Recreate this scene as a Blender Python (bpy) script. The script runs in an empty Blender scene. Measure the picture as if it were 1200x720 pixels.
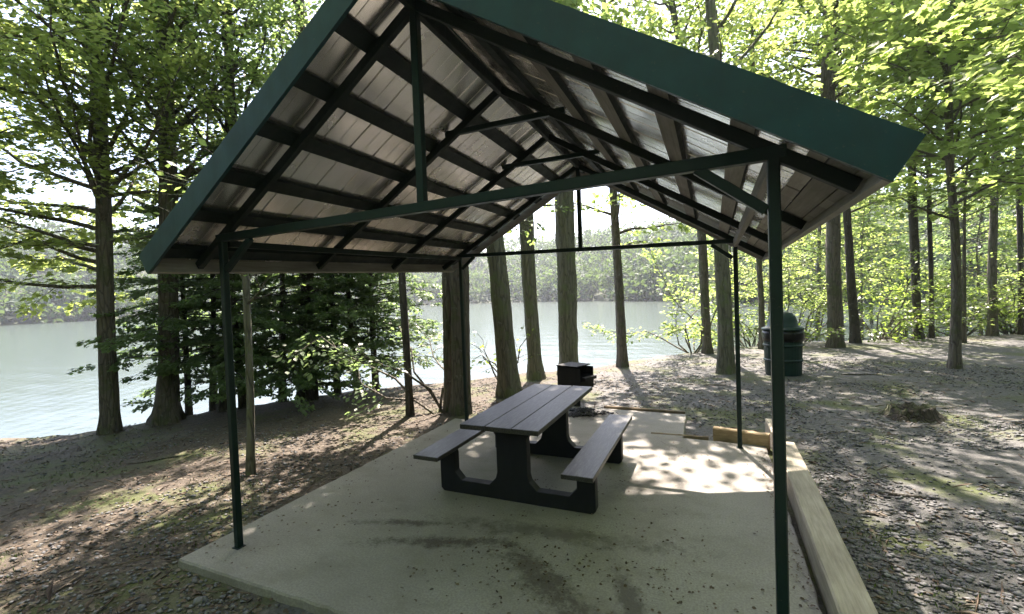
import bpy, bmesh, math, random
import numpy as np
from mathutils import Vector, Matrix

SC = bpy.context.scene
COL = SC.collection
random.seed(7)
R = math.radians

# ------------------------------------------------------------------ camera
CAM = np.array([3.390, -2.279, 1.867]); YAW, PITCH, ROLL, FPX = -0.41653, -0.02603, -0.03682, 530.65
fw = np.array([math.sin(YAW)*math.cos(PITCH), math.cos(YAW)*math.cos(PITCH), math.sin(PITCH)])
r0 = np.array([math.cos(YAW), -math.sin(YAW), 0.0]); u0 = np.cross(r0, fw)
rt = r0*math.cos(ROLL)+u0*math.sin(ROLL); up = -r0*math.sin(ROLL)+u0*math.cos(ROLL)
cd = bpy.data.cameras.new('camera'); cam = bpy.data.objects.new('camera', cd); COL.objects.link(cam)
m = Matrix((( rt[0], up[0], -fw[0], CAM[0]), (rt[1], up[1], -fw[1], CAM[1]), (rt[2], up[2], -fw[2], CAM[2]), (0, 0, 0, 1)))
cam.matrix_world = m
cd.sensor_width = 36.0; cd.lens = FPX/1200*36.0; cd.clip_start = 0.05; cd.clip_end = 3000
SC.camera = cam

# ------------------------------------------------------------------ sky, sun, exposure
SUN = Vector((-0.18, 0.60, 1.0)).normalized()
w = bpy.data.worlds.new('World'); SC.world = w; w.use_nodes = True
nt = w.node_tree; bgn = nt.nodes['Background']
sk = nt.nodes.new('ShaderNodeTexSky'); sk.sky_type = 'NISHITA'; sk.sun_disc = False
sk.sun_elevation = math.asin(SUN.z); sk.sun_rotation = math.atan2(SUN.x, SUN.y)
sk.dust_density = 2.0; sk.air_density = 1.0
nt.links.new(sk.outputs[0], bgn.inputs[0]); bgn.inputs[1].default_value = 0.11
sl = bpy.data.lights.new('sun', 'SUN'); so = bpy.data.objects.new('sun', sl); COL.objects.link(so)
sl.energy = 5.0; sl.angle = R(0.55); sl.color = (1.0, 0.94, 0.82)
so.rotation_euler = SUN.to_track_quat('Z', 'Y').to_euler(); so.location = (0, 0, 40)
SC.view_settings.view_transform = 'Standard'; SC.view_settings.look = 'None'
SC.view_settings.use_white_balance = True; SC.view_settings.white_balance_temperature = 6700; SC.view_settings.white_balance_tint = 18
SC.view_settings.gamma = 1.0; SC.view_settings.exposure = 2.42
SC.render.engine = 'CYCLES'
cy = SC.cycles
cy.use_denoising = True; cy.max_bounces = 7; cy.diffuse_bounces = 4; cy.glossy_bounces = 3
cy.transmission_bounces = 4; cy.volume_bounces = 0; cy.transparent_max_bounces = 6
cy.caustics_reflective = False; cy.caustics_refractive = False; cy.sample_clamp_indirect = 6

# ------------------------------------------------------------------ ground shape and sight lines
LAKE = -0.95
CR = np.array([(-3.2, 60), (-2.4, 40), (-1.8, 17), (-1.45, 13.2), (-1.271, 12.3), (-1.18, 11.5), (-1.106, 11.7), (-.995, 11.55), (-.849, 11.85), (-.717, 11.65), (-.573, 11.5),
               (-.422, 11.55), (-.328, 11.75), (-.234, 12.6), (-.109, 14.7), (.022, 16), (.125, 17), (.229, 17.8), (.297, 19.3),
               (.359, 20.7), (.43, 22.3), (.6, 26), (.9, 40), (3.2, 60)])
def sstep(a, b, x):
    t = np.clip((x-a)/(b-a), 0, 1); return t*t*(3-2*t)
def vnoise(x, y, s=0):
    xi = np.floor(x); yi = np.floor(y); fx = x-xi; fy = y-yi
    fx = fx*fx*(3-2*fx); fy = fy*fy*(3-2*fy)
    def h(a, b):
        v = np.sin(a*127.1+b*311.7+s*74.7)*43758.5453
        return v-np.floor(v)
    return (h(xi, yi)*(1-fx)+h(xi+1, yi)*fx)*(1-fy)+(h(xi, yi+1)*(1-fx)+h(xi+1, yi+1)*fx)*fy
def gz(x, y):
    x = np.asarray(x, float); y = np.asarray(y, float)
    dx = x-CAM[0]; dy = y-CAM[1]; r = np.hypot(dx, dy); th = np.arctan2(dx, dy)
    rc = np.interp(th, CR[:, 0], CR[:, 1])
    z = -0.06-0.30*sstep(-0.3, -6.0, x)*sstep(-14, 1, y) - 0.14*sstep(5, 11, y)*sstep(4, 1, x)
    z = z+0.07*sstep(4.1, 5.2, x)*sstep(7, 3, y)*0.7 + 0.05*sstep(4, 8, x)
    flat = sstep(0.0, 0.6, np.maximum(np.maximum(-0.3-x, x-4.2), np.maximum(-0.3-y, y-4.9)))
    z = z+flat*(0.05*(vnoise(x*.9, y*.9, 1)-.5)+0.025*(vnoise(x*2.7, y*2.7, 2)-.5)+0.012*(vnoise(x*8, y*8, 3)-.5))
    over = np.clip(r-rc+0.5*(vnoise(x*.8, y*.8, 5)-.5), 0, None)
    steep = sstep(.16, .0, th)*sstep(-2.6, -1.9, th)
    drop = steep*np.minimum(over*0.75, 3.0+0*over) + (1-steep)*np.minimum(over*0.10, 1.6)
    z = z-np.where(np.abs(th) < 2.6, drop, 0)
    z = z+0.15*sstep(30, 80, r)*(1-steep)*0
    return z
def sight(px, py, depth):
    d = fw+rt*(px-600)/FPX-up*(py-360)/FPX
    return CAM+d*depth/(d[0]*math.sin(YAW)+d[1]*math.cos(YAW))
def on_ground(px, py):
    d = fw+rt*(px-600)/FPX-up*(py-360)/FPX
    t = 1.0
    for i in range(6000):
        p = CAM+d*t
        if p[2] < float(gz(p[0], p[1])): break
        h = p-CAM
        if t > 3 and math.hypot(h[0], h[1]) > np.interp(math.atan2(h[0], h[1]), CR[:, 0], CR[:, 1])-.25: break
        t += 0.01
    return p
def hdepth(p):
    return (p[0]-CAM[0])*math.sin(YAW)+(p[1]-CAM[1])*math.cos(YAW)

# ------------------------------------------------------------------ material helpers
def newmat(name):
    mt = bpy.data.materials.new(name); mt.use_nodes = True
    n = mt.node_tree; b = n.nodes['Principled BSDF']
    return mt, n, b
def nd(n, t, **k):
    x = n.nodes.new(t)
    for a, v in k.items(): setattr(x, a, v)
    return x
def coords(n, scale=(1, 1, 1), kind='Object'):
    tc = nd(n, 'ShaderNodeTexCoord'); mp = nd(n, 'ShaderNodeMapping'); mp.inputs['Scale'].default_value = scale
    n.links.new(tc.outputs[kind], mp.inputs[0]); return mp.outputs[0]
def noise(n, vec, scale, detail=5, rough=.6):
    x = nd(n, 'ShaderNodeTexNoise'); x.inputs['Scale'].default_value = scale; x.inputs['Detail'].default_value = detail
    x.inputs['Roughness'].default_value = rough
    if vec is not None: n.links.new(vec, x.inputs['Vector'])
    return x.outputs['Fac']
def ramp(n, fac, stops, interp='LINEAR'):
    x = nd(n, 'ShaderNodeValToRGB'); x.color_ramp.interpolation = interp; e = x.color_ramp.elements
    while len(e) < len(stops): e.new(.5)
    for i, (p, c) in enumerate(stops):
        e[i].position = p; e[i].color = (*c, 1) if len(c) == 3 else c
    n.links.new(fac, x.inputs[0]); return x.outputs[0]
def gray(v): return (v, v, v)
def mix(n, fac, a, b, mode='MIX'):
    x = nd(n, 'ShaderNodeMix', data_type='RGBA', blend_type=mode)
    for i, v in ((0, fac), (6, a), (7, b)):
        if isinstance(v, (int, float)): x.inputs[i].default_value = v
        elif isinstance(v, tuple): x.inputs[i].default_value = (*v, 1)
        else: n.links.new(v, x.inputs[i])
    return x.outputs[2]
def bump(n, b, h, strength, dist):
    x = nd(n, 'ShaderNodeBump'); x.inputs['Strength'].default_value = strength; x.inputs['Distance'].default_value = dist
    n.links.new(h, x.inputs['Height']); n.links.new(x.outputs[0], b.inputs['Normal']); return x

def m_paint(name, col, rough=.45, bare=(.10, .09, .075)):
    mt, n, b = newmat(name); v = coords(n)
    f = noise(n, v, 6, 6); g = noise(n, v, 60, 4)
    c = mix(n, ramp(n, f, [(.3, gray(0)), (.75, gray(1))]), tuple(x*.75 for x in col), tuple(x*1.2 for x in col))
    c = mix(n, ramp(n, g, [(.66, gray(0)), (.74, gray(.5))]), c, bare)
    dd_ = noise(n, coords(n, (3, 3, .5)), 3, 7, .7)
    c = mix(n, ramp(n, dd_, [(.48, gray(0)), (.72, gray(.45))]), c, tuple(.5*x+.012 for x in col))
    n.links.new(c, b.inputs['Base Color']); n.links.new(ramp(n, dd_, [(.3, gray(rough*.85)), (.7, gray(min(1, rough*1.5)))]), b.inputs['Roughness']); b.inputs['Specular IOR Level'].default_value = .28
    bump(n, b, g, .15, .003); return mt
def m_wood(name, c1, c2, axis=1, rough=.85, sc=1.0, fleck=None):
    mt, n, b = newmat(name); s = [14*sc, 14*sc, 14*sc]; s[axis] = 1.0*sc
    v = coords(n, tuple(s)); f = noise(n, v, 3.0, 8, .65); g = noise(n, coords(n), 2.2, 4)
    c = mix(n, ramp(n, f, [(.3, gray(0)), (.7, gray(1))]), c1, c2)
    c = mix(n, ramp(n, g, [(.35, gray(.35)), (.7, gray(0))]), c, tuple(x*.4 for x in c1))
    if fleck: c = mix(n, ramp(n, noise(n, coords(n, tuple(x*.6+.4 for x in s)), 9, 8, .75), [(.46, gray(0)), (.64, gray(.8))]), c, fleck)
    rnd = nd(n, 'ShaderNodeObjectInfo').outputs['Random']
    c = mix(n, 1.0, c, ramp(n, rnd, [(0, gray(.75)), (1, gray(1.15))]), 'MULTIPLY')
    n.links.new(c, b.inputs['Base Color']); b.inputs['Roughness'].default_value = rough
    bump(n, b, f, .5, .004); return mt
M = {}
M['teal'] = m_paint('teal_paint', (.006, .040, .048), .38)
M['green_dark'] = m_paint('dark_green_paint', (.006, .015, .013), .55)
M['green_steel'] = m_paint('green_steel_paint', (.005, .020, .018), .38)
M['grey_wood'] = m_wood('weathered_grey_wood', (.19, .18, .165), (.34, .325, .30), 1)
M['grey_wood_x'] = m_wood('weathered_grey_wood_across', (.28, .27, .25), (.46, .44, .41), 0)
M['pale_wood'] = m_wood('pale_weathered_board', (.30, .285, .26), (.48, .46, .43), 1)
M['timber'] = m_wood('bleached_timber', (.28, .245, .185), (.50, .45, .36), 1, sc=1.3)
M['timber_new'] = m_wood('tan_timber', (.30, .21, .12), (.50, .37, .22), 0, sc=1.3)
M['trim'] = m_wood('thin_edging_wood', (.17, .12, .08), (.32, .25, .17), 0)
M['plank'] = m_wood('dark_stained_plank', (.013, .013, .012), (.042, .042, .038), 1, rough=.46, sc=1.2, fleck=(.10, .098, .09))
M['frame'] = m_paint('near_black_frame', (.012, .014, .018), .5, (.03, .03, .03))
M['iron'] = m_paint('sooty_iron', (.012, .012, .013), .6, (.05, .035, .025))
M['bin'] = m_paint('green_bin_plastic', (.010, .032, .028), .4, (.02, .05, .045))
M['bag'] = m_paint('black_liner', (.008, .008, .009), .28, (.01, .01, .01))

def m_sheet():
    mt, n, b = newmat('galvanised_sheet'); v = coords(n)
    f = noise(n, v, 2.2, 5); g = noise(n, v, 18, 4)
    c = mix(n, f, (.66, .645, .62), (.80, .79, .77))
    c = mix(n, ramp(n, g, [(.62, gray(0)), (.8, gray(.4))]), c, (.50, .45, .38))
    n.links.new(c, b.inputs['Base Color']); b.inputs['Metallic'].default_value = .85
    n.links.new(ramp(n, f, [(.3, gray(.17)), (.7, gray(.30))]), b.inputs['Roughness'])
    bump(n, b, noise(n, v, 2.2, 2), .3, .02); return mt
M['sheet'] = m_sheet()
M['sheet_top'] = m_paint('green_roof_paint', (.01, .07, .06), .4)

def m_concrete():
    mt, n, b = newmat('concrete'); v = coords(n)
    a = noise(n, v, 1.0, 8, .62); g = noise(n, v, 70, 3); d = noise(n, coords(n, (1, 1.6, 1)), 2.3, 9, .7)
    k = nd(n, 'ShaderNodeTexVoronoi'); k.inputs['Scale'].default_value = 26; n.links.new(v, k.inputs['Vector'])
    c = mix(n, ramp(n, a, [(.3, gray(0)), (.7, gray(1))]), (.20, .187, .165), (.295, .28, .255))
    c = mix(n, ramp(n, d, [(.50, gray(0)), (.72, gray(.55))]), c, (.13, .112, .08))
    # dirt smears: two shapes of their own, elongated, on the middle of the slab
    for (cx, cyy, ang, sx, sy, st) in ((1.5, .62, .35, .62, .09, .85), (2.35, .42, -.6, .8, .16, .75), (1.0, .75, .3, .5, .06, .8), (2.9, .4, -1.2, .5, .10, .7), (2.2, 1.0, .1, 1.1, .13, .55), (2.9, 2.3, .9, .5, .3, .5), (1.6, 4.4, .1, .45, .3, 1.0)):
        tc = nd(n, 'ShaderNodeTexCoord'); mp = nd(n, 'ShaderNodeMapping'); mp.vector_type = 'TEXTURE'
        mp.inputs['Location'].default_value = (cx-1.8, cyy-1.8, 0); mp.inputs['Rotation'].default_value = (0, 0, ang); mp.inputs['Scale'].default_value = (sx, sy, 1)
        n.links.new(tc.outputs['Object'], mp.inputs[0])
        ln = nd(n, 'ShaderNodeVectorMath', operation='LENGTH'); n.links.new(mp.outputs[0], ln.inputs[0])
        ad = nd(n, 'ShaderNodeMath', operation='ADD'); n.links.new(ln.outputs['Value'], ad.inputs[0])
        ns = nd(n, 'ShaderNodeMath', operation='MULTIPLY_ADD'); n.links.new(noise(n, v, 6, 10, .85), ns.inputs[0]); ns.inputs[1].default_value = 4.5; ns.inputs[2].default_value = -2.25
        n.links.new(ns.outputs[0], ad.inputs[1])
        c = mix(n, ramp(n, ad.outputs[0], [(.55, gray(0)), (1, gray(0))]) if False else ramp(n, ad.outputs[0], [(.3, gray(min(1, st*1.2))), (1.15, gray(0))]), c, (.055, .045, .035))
    c = mix(n, ramp(n, g, [(.38, gray(.45)), (.62, gray(0))]), c, (.12, .11, .09))
    c = mix(n, ramp(n, k.outputs['Distance'], [(.03, gray(.5)), (.07, gray(0))]), c, (.08, .07, .05))
    n.links.new(c, b.inputs['Base Color']); b.inputs['Roughness'].default_value = .8
    bump(n, b, g, .35, .004); return mt
M['concrete'] = m_concrete()

def m_ground():
    mt, n, b = newmat('forest_ground'); v = coords(n)
    big = noise(n, v, .35, 6, .6); mid = noise(n, v, 1.3, 8, .65); fine = noise(n, v, 22, 6, .7); ff = noise(n, v, 75, 3, .7)
    sx = nd(n, 'ShaderNodeSeparateXYZ'); n.links.new(v, sx.inputs[0])
    mr = nd(n, 'ShaderNodeMapRange'); mr.inputs[1].default_value = -1.5; mr.inputs[2].default_value = 4.5; n.links.new(sx.outputs[0], mr.inputs[0])
    gravel = mix(n, ramp(n, fine, [(.35, gray(0)), (.65, gray(1))]), (.04, .039, .038), (.135, .132, .128))
    litter = mix(n, ramp(n, fine, [(.35, gray(0)), (.68, gray(1))]), (.028, .021, .015), (.115, .09, .066))
    ad = nd(n, 'ShaderNodeMath', operation='ADD'); n.links.new(mr.outputs[0], ad.inputs[0]); n.links.new(mid, ad.inputs[1])
    c = mix(n, ramp(n, ad.outputs[0], [(.75, gray(0)), (.98, gray(1))]), litter, gravel)
    moss = mix(n, ff, (.035, .05, .012), (.10, .115, .03))
    c = mix(n, ramp(n, noise(n, coords(n), .9, 7, .68), [(.50, gray(0)), (.62, gray(.9))]), c, moss)
    dirt = ramp(n, noise(n, coords(n), .6, 5), [(.60, gray(0)), (.70, gray(.7))])
    c = mix(n, dirt, c, (.15, .125, .098))
    ln = nd(n, 'ShaderNodeVectorMath', operation='LENGTH'); n.links.new(v, ln.inputs[0])
    fr = nd(n, 'ShaderNodeMapRange'); fr.inputs[1].default_value = 38; fr.inputs[2].default_value = 60; n.links.new(ln.outputs['Value'], fr.inputs[0])
    c = mix(n, fr.outputs[0], c, mix(n, noise(n, v, .3, 6), (.012, .022, .008), (.045, .06, .02)))
    n.links.new(c, b.inputs['Base Color']); b.inputs['Roughness'].default_value = .9
    bump(n, b, ff, .8, .02); return mt
M['ground'] = m_ground()

def m_isle(name, cols, rough=.8, spec=.3):
    mt, n, b = newmat(name); g = nd(n, 'ShaderNodeNewGeometry')
    st = [(i/(len(cols)-1), c) for i, c in enumerate(cols)]
    c = ramp(n, g.outputs['Random Per Island'], st)
    n.links.new(c, b.inputs['Base Color']); b.inputs['Roughness'].default_value = rough
    b.inputs['Specular IOR Level'].default_value = spec; return mt
M['stones'] = m_isle('gravel_stones', [(.05, .05, .054), (.13, .132, .138), (.08, .081, .088), (.20, .20, .20), (.10, .096, .092), (.165, .168, .178)], .75)
M['litter'] = m_isle('fallen_leaves', [(.035, .024, .016), (.115, .08, .054), (.06, .042, .03), (.17, .14, .105), (.08, .056, .034), (.14, .118, .095)], .75)
M['grass'] = m_isle('short_grass', [(.05, .09, .015), (.10, .14, .03), (.07, .11, .02)], .7)

def m_leaf(name, dark, light, trans, amt=.5, rough=.4):
    mt, n, b = newmat(name); out = n.nodes['Material Output']
    g = nd(n, 'ShaderNodeNewGeometry'); rnd = g.outputs['Random Per Island']
    cl = noise(n, coords(n), .9, 3)
    c = mix(n, rnd, dark, light)
    c = mix(n, ramp(n, cl, [(.4, gray(0)), (.65, gray(.6))]), c, light)
    n.links.new(c, b.inputs['Base Color']); b.inputs['Roughness'].default_value = rough; b.inputs['Specular IOR Level'].default_value = .35
    t = nd(n, 'ShaderNodeBsdfTranslucent')
    n.links.new(mix(n, rnd, tuple(x*.75 for x in trans), tuple(min(1, x*1.25) for x in trans)), t.inputs[0])
    ms = nd(n, 'ShaderNodeMixShader'); ms.inputs[0].default_value = amt
    n.links.new(b.outputs[0], ms.inputs[1]); n.links.new(t.outputs[0], ms.inputs[2]); n.links.new(ms.outputs[0], out.inputs[0])
    return mt
M['leaf_maple'] = m_leaf('maple_leaves', (.05, .11, .015), (.11, .17, .03), (.40, .52, .14), .56)
M['leaf_oak'] = m_leaf('oak_leaves', (.035, .08, .015), (.08, .14, .03), (.34, .47, .13), .53)
M['leaf_beech'] = m_leaf('beech_leaves', (.07, .12, .015), (.12, .18, .03), (.46, .55, .15), .56)
M['leaf_dark'] = m_leaf('hemlock_needles', (.045, .085, .038), (.09, .135, .055), (.26, .38, .13), .48)
M['leaf_shrub'] = m_leaf('shrub_leaves', (.03, .07, .018), (.08, .12, .03), (.34, .48, .08), .5, .3)
M['leaf_far'] = m_leaf('far_forest_leaves', (.014, .036, .016), (.04, .075, .03), (.14, .22, .05), .3, .7)

def m_bark(name, c1, c2, moss, mamt):
    mt, n, b = newmat(name); v = coords(n, (1, 1, .13)); p = coords(n)
    k = nd(n, 'ShaderNodeTexVoronoi', feature='DISTANCE_TO_EDGE'); k.inputs['Scale'].default_value = 15
    wob = nd(n, 'ShaderNodeTexNoise'); wob.inputs['Scale'].default_value = 7; n.links.new(v, wob.inputs['Vector'])
    vm = nd(n, 'ShaderNodeVectorMath', operation='MULTIPLY_ADD'); n.links.new(wob.outputs['Color'], vm.inputs[0]); vm.inputs[1].default_value = (.12, .12, .12); n.links.new(v, vm.inputs[2])
    n.links.new(vm.outputs[0], k.inputs['Vector'])
    f = noise(n, v, 30, 6, .7); a = noise(n, p, 3, 6, .65)
    c = mix(n, f, c1, c2)
    c = mix(n, ramp(n, k.outputs['Distance'], [(.0, gray(.6)), (.10, gray(0))]), c, tuple(x*.35 for x in c1))
    c = mix(n, ramp(n, a, [(.50, gray(0)), (.60, gray(mamt))]), c, moss)
    c = mix(n, ramp(n, noise(n, p, 11, 5, .7), [(.60, gray(0)), (.68, gray(.7))]), c, (.22, .23, .20))
    n.links.new(c, b.inputs['Base Color']); b.inputs['Roughness'].default_value = .9
    mm = nd(n, 'ShaderNodeMath', operation='ADD'); n.links.new(ramp(n, k.outputs['Distance'], [(0, gray(0)), (.15, gray(1))]), mm.inputs[0]); n.links.new(f, mm.inputs[1])
    bump(n, b, mm.outputs[0], .9, .02); return mt
M['bark'] = m_bark('brown_bark', (.06, .05, .04), (.20, .17, .14), (.075, .09, .04), .7)
M['bark_moss'] = m_bark('lichened_bark', (.09, .085, .06), (.22, .21, .16), (.13, .15, .075), .9)
M['bark_dark'] = m_bark('dark_bark', (.035, .03, .026), (.10, .085, .07), (.06, .065, .04), .4)

M['rot'] = m_bark('rotten_stump_wood', (.022, .017, .013), (.065, .05, .036), (.05, .065, .02), .8)
def m_water():
    mt, n, b = newmat('lake_water'); v = coords(n, (1, 1, 1))
    b.inputs['Base Color'].default_value = (.050, .066, .056, 1); b.inputs['Roughness'].default_value = .17
    b.inputs['IOR'].default_value = 1.333; b.inputs['Specular IOR Level'].default_value = .5
    a = noise(n, coords(n, (.35, .9, 1)), .9, 4, .55); c = noise(n, coords(n, (1, 1.5, 1)), 5, 3, .5)
    wv = nd(n, 'ShaderNodeTexWave', wave_type='BANDS', bands_direction='DIAGONAL'); wv.inputs['Scale'].default_value = .8; wv.inputs['Distortion'].default_value = 3
    n.links.new(coords(n, (1, .6, 1)), wv.inputs['Vector'])
    s1 = nd(n, 'ShaderNodeMath', operation='MULTIPLY_ADD'); n.links.new(c, s1.inputs[0]); s1.inputs[1].default_value = .12; n.links.new(a, s1.inputs[2])
    s2 = nd(n, 'ShaderNodeMath', operation='MULTIPLY_ADD'); n.links.new(wv.outputs['Fac'], s2.inputs[0]); s2.inputs[1].default_value = .06; n.links.new(s1.outputs[0], s2.inputs[2])
    bump(n, b, s2.outputs[0], .5, .07); return mt
M['water'] = m_water()

# ------------------------------------------------------------------ mesh helpers
def link(name, me, parent=None, mats=()):
    o = bpy.data.objects.new(name, me); COL.objects.link(o)
    if parent is not None: o.parent = parent
    if me is not None:
        for x in mats:
            me.materials.append(x)
    return o
def tag(o, label=None, cat=None, group=None, kind=None):
    if label: o['label'] = label
    if cat: o['category'] = cat
    if group: o['group'] = group
    if kind: o['kind'] = kind
    return o
def empty(name, loc=(0, 0, 0)):
    o = bpy.data.objects.new(name, None); COL.objects.link(o); o.location = loc; o.empty_display_size = .2
    bpy.context.view_layer.update(); return o
class G:
    """collects verts / faces"""
    def __init__(s): s.v = []; s.f = []; s.m = []
    def add(s, v, f, mi=0):
        k = len(s.v); s.v += [tuple(map(float, p)) for p in v]; s.f += [tuple(k+i for i in q) for q in f]
        s.m += list(mi) if isinstance(mi, (list, tuple)) else [mi]*len(f); return s
    def hexa(s, c8, mi=0):
        return s.add(c8, [(0, 3, 2, 1), (4, 5, 6, 7), (0, 1, 5, 4), (1, 2, 6, 5), (2, 3, 7, 6), (3, 0, 4, 7)], mi)
    def box(s, x0, x1, y0, y1, z0, z1, mi=0):
        return s.hexa([(x0, y0, z0), (x1, y0, z0), (x1, y1, z0), (x0, y1, z0), (x0, y0, z1), (x1, y0, z1), (x1, y1, z1), (x0, y1, z1)], mi)
    def beam(s, p0, p1, w, h, upv=(0, 0, 1), mi=0):
        p0 = np.array(p0, float); p1 = np.array(p1, float); d = p1-p0; d /= np.linalg.norm(d)
        upv = np.array(upv, float); sd = np.cross(d, upv); sd /= np.linalg.norm(sd); u = np.cross(sd, d)
        c = []
        for p in (p0, p1):
            for a, b in ((-1, -1), (1, -1), (1, 1), (-1, 1)): c.append(p+sd*a*w/2+u*b*h/2)
        return s.add(c, [(0, 3, 2, 1), (4, 5, 6, 7), (0, 1, 5, 4), (1, 2, 6, 5), (2, 3, 7, 6), (3, 0, 4, 7)], mi)
    def tube(s, pts, rad, n=8, cap=True, mi=0, wob=0):
        pts = np.array(pts, float); rad = np.broadcast_to(np.array(rad, float), (len(pts),))
        k = len(s.v); t = np.gradient(pts, axis=0); ref = np.array([0., 0, 1.]) if abs(t[0][2]) < .8*np.linalg.norm(t[0]) else np.array([1., 0, 0])
        for i in range(len(pts)):
            d = t[i]/np.linalg.norm(t[i]); a = np.cross(d, ref); a /= np.linalg.norm(a); b = np.cross(d, a)
            for j in range(n):
                an = 2*math.pi*j/n; s.v.append(tuple(pts[i]+(a*math.cos(an)+b*math.sin(an))*rad[i]))
        for i in range(len(pts)-1):
            for j in range(n):
                j2 = (j+1) % n; s.f.append((k+i*n+j, k+i*n+j2, k+(i+1)*n+j2, k+(i+1)*n+j)); s.m.append(mi)
        if cap:
            s.f.append(tuple(k+j for j in range(n))[::-1]); s.f.append(tuple(k+(len(pts)-1)*n+j for j in range(n))); s.m += [mi, mi]
        return s
    def mesh(s, name, smooth=False, bevel=0, off=None, jit=0):
        me = bpy.data.meshes.new(name); v = np.array(s.v)
        if off is not None: v = v-np.array(off)
        me.from_pydata(v.tolist(), [], s.f); me.polygons.foreach_set('material_index', s.m)
        if bevel:
            bm = bmesh.new(); bm.from_mesh(me); bmesh.ops.recalc_face_normals(bm, faces=bm.faces)
            bmesh.ops.bevel(bm, geom=list(bm.edges), offset=bevel, segments=1, affect='EDGES'); bm.to_mesh(me); bm.free()
        else:
            bm = bmesh.new(); bm.from_mesh(me); bmesh.ops.recalc_face_normals(bm, faces=bm.faces); bm.to_mesh(me); bm.free()
        if smooth: me.polygons.foreach_set('use_smooth', [True]*len(me.polygons))
        me.update(); return me
    def obj(s, name, mats, parent=None, **k):
        if not isinstance(mats, (list, tuple)): mats = (mats,)
        off = tuple(parent.matrix_world.translation) if parent is not None else None
        return link(name, s.mesh(name, off=off, **k), parent, mats)
def fast_mesh(name, V, K, faces_per, mat, parent=None, off=None):
    """V: (N,K,3) islands, faces_per: list of index tuples inside an island"""
    N = len(V); me = bpy.data.meshes.new(name); v = V.reshape(-1, 3)
    if off is not None: v = v-np.array(off)
    idx = np.concatenate([np.array(f) for f in faces_per]); sizes = np.array([len(f) for f in faces_per])
    loops = (idx[None, :]+np.arange(N)[:, None]*K).ravel(); tot = np.tile(sizes, N); starts = np.concatenate([[0], np.cumsum(tot)[:-1]])
    me.vertices.add(len(v)); me.vertices.foreach_set('co', v.astype(np.float32).ravel())
    me.loops.add(len(loops)); me.loops.foreach_set('vertex_index', loops.astype(np.int32))
    me.polygons.add(len(tot)); me.polygons.foreach_set('loop_start', starts.astype(np.int32)); me.polygons.foreach_set('loop_total', tot.astype(np.int32))
    me.update(calc_edges=True); return link(name, me, parent, (mat,))
LEAF = {
    'oval': (np.array([(0, 0, 0), (.30, .28, .06), (.26, .68, .05), (0, 1, -.05), (-.26, .68, .05), (-.30, .28, .06)]), [(0, 1, 2, 3), (0, 3, 4, 5)]),
    'rhomb': (np.array([(0, 0, 0), (.33, .48, .05), (0, 1, 0), (-.33, .48, .05)]), [(0, 1, 2), (0, 2, 3)]),
    'maple': (np.array([(0, 0, 0), (.42, .06, .03), (.34, .30, .02), (.60, .58, .04), (.24, .62, .0), (0, 1.08, -.06), (-.24, .62, 0), (-.60, .58, .04), (-.34, .30, .02), (-.42, .06, .03)]), [(0, 1, 2, 3, 4, 5), (0, 5, 6, 7, 8, 9)]),
    'needle': (np.array([(0, 0, 0), (.13, .5, .02), (0, 1, -.04), (-.13, .5, .02)]), [(0, 1, 2, 3)]),
}
def leaves(name, P, D, Nn, S, kind, mat, parent=None, off=None):
    T, F = LEAF[kind]; D = D/np.linalg.norm(D, axis=1, keepdims=True)
    X = np.cross(D, Nn); X /= np.linalg.norm(X, axis=1, keepdims=True)+1e-9; Z = np.cross(X, D)
    V = P[:, None, :]+S[:, None, None]*(T[None, :, 0:1]*X[:, None]+T[None, :, 1:2]*D[:, None]+T[None, :, 2:3]*Z[:, None])
    return fast_mesh(name, V, len(T), F, mat, parent, off)

rng = np.random.default_rng(11)

# ------------------------------------------------------------------ ground, lake, far hills
def sheet():
    n = 310; t = np.linspace(-1, 1, n); s = np.sinh(t*5.6)/math.sinh(5.6)*420
    X, Y = np.meshgrid(s+3.0, s+2.5); Z = gz(X, Y)
    # far shore: terrain rises out of the lake beyond ~150 m (nearer to the right)
    dx = X-CAM[0]; dy = Y-CAM[1]; r = np.hypot(dx, dy); th = np.arctan2(dx, dy)
    Z = Z+hill(th, r)
    v = np.stack([X, Y, Z], -1).reshape(-1, 3)
    i = np.arange(n*n).reshape(n, n); q = np.stack([i[:-1, :-1], i[:-1, 1:], i[1:, 1:], i[1:, :-1]], -1).reshape(-1, 4)
    me = bpy.data.meshes.new('ground'); me.vertices.add(len(v)); me.vertices.foreach_set('co', v.ravel())
    me.loops.add(q.size); me.loops.foreach_set('vertex_index', q.ravel()); me.polygons.add(len(q))
    me.polygons.foreach_set('loop_start', np.arange(len(q))*4); me.polygons.foreach_set('loop_total', np.full(len(q), 4))
    me.update(calc_edges=True); me.polygons.foreach_set('use_smooth', [True]*len(q))
    o = link('ground', me, None, (M['ground'],)); return tag(o, kind='structure')
def shore_r(th):
    return np.interp(th, [-3.2, -1.6, -1.25, -1.0, -.6, -.4, -.2, 0, .15, .3, 3.2], [150, 150, 165, 185, 190, 175, 135, 95, 75, 70, 70])
def hill(th, r):
    s = shore_r(th); h = np.interp(th, [-3.2, -1.7, -1.2, -.8, -.5, -.3, 0, .4, 3.2], [22, 29, 30, 31, 29, 25, 18, 16, 16])
    hh = 3.4*sstep(0, 6, r-s)+h*sstep(4, 95, r-s)*(1+.25*(vnoise(th*9, r*.01, 9)-.5))
    return np.where((r > s) & (th > -2.2), hh, 0)
sheet()
g = G(); ww = 420
g.add([(-ww, -60, LAKE), (ww, -60, LAKE), (ww, ww, LAKE), (-ww, ww, LAKE)], [(0, 1, 2, 3)])
tag(g.obj('lake', M['water']), kind='structure')
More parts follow.
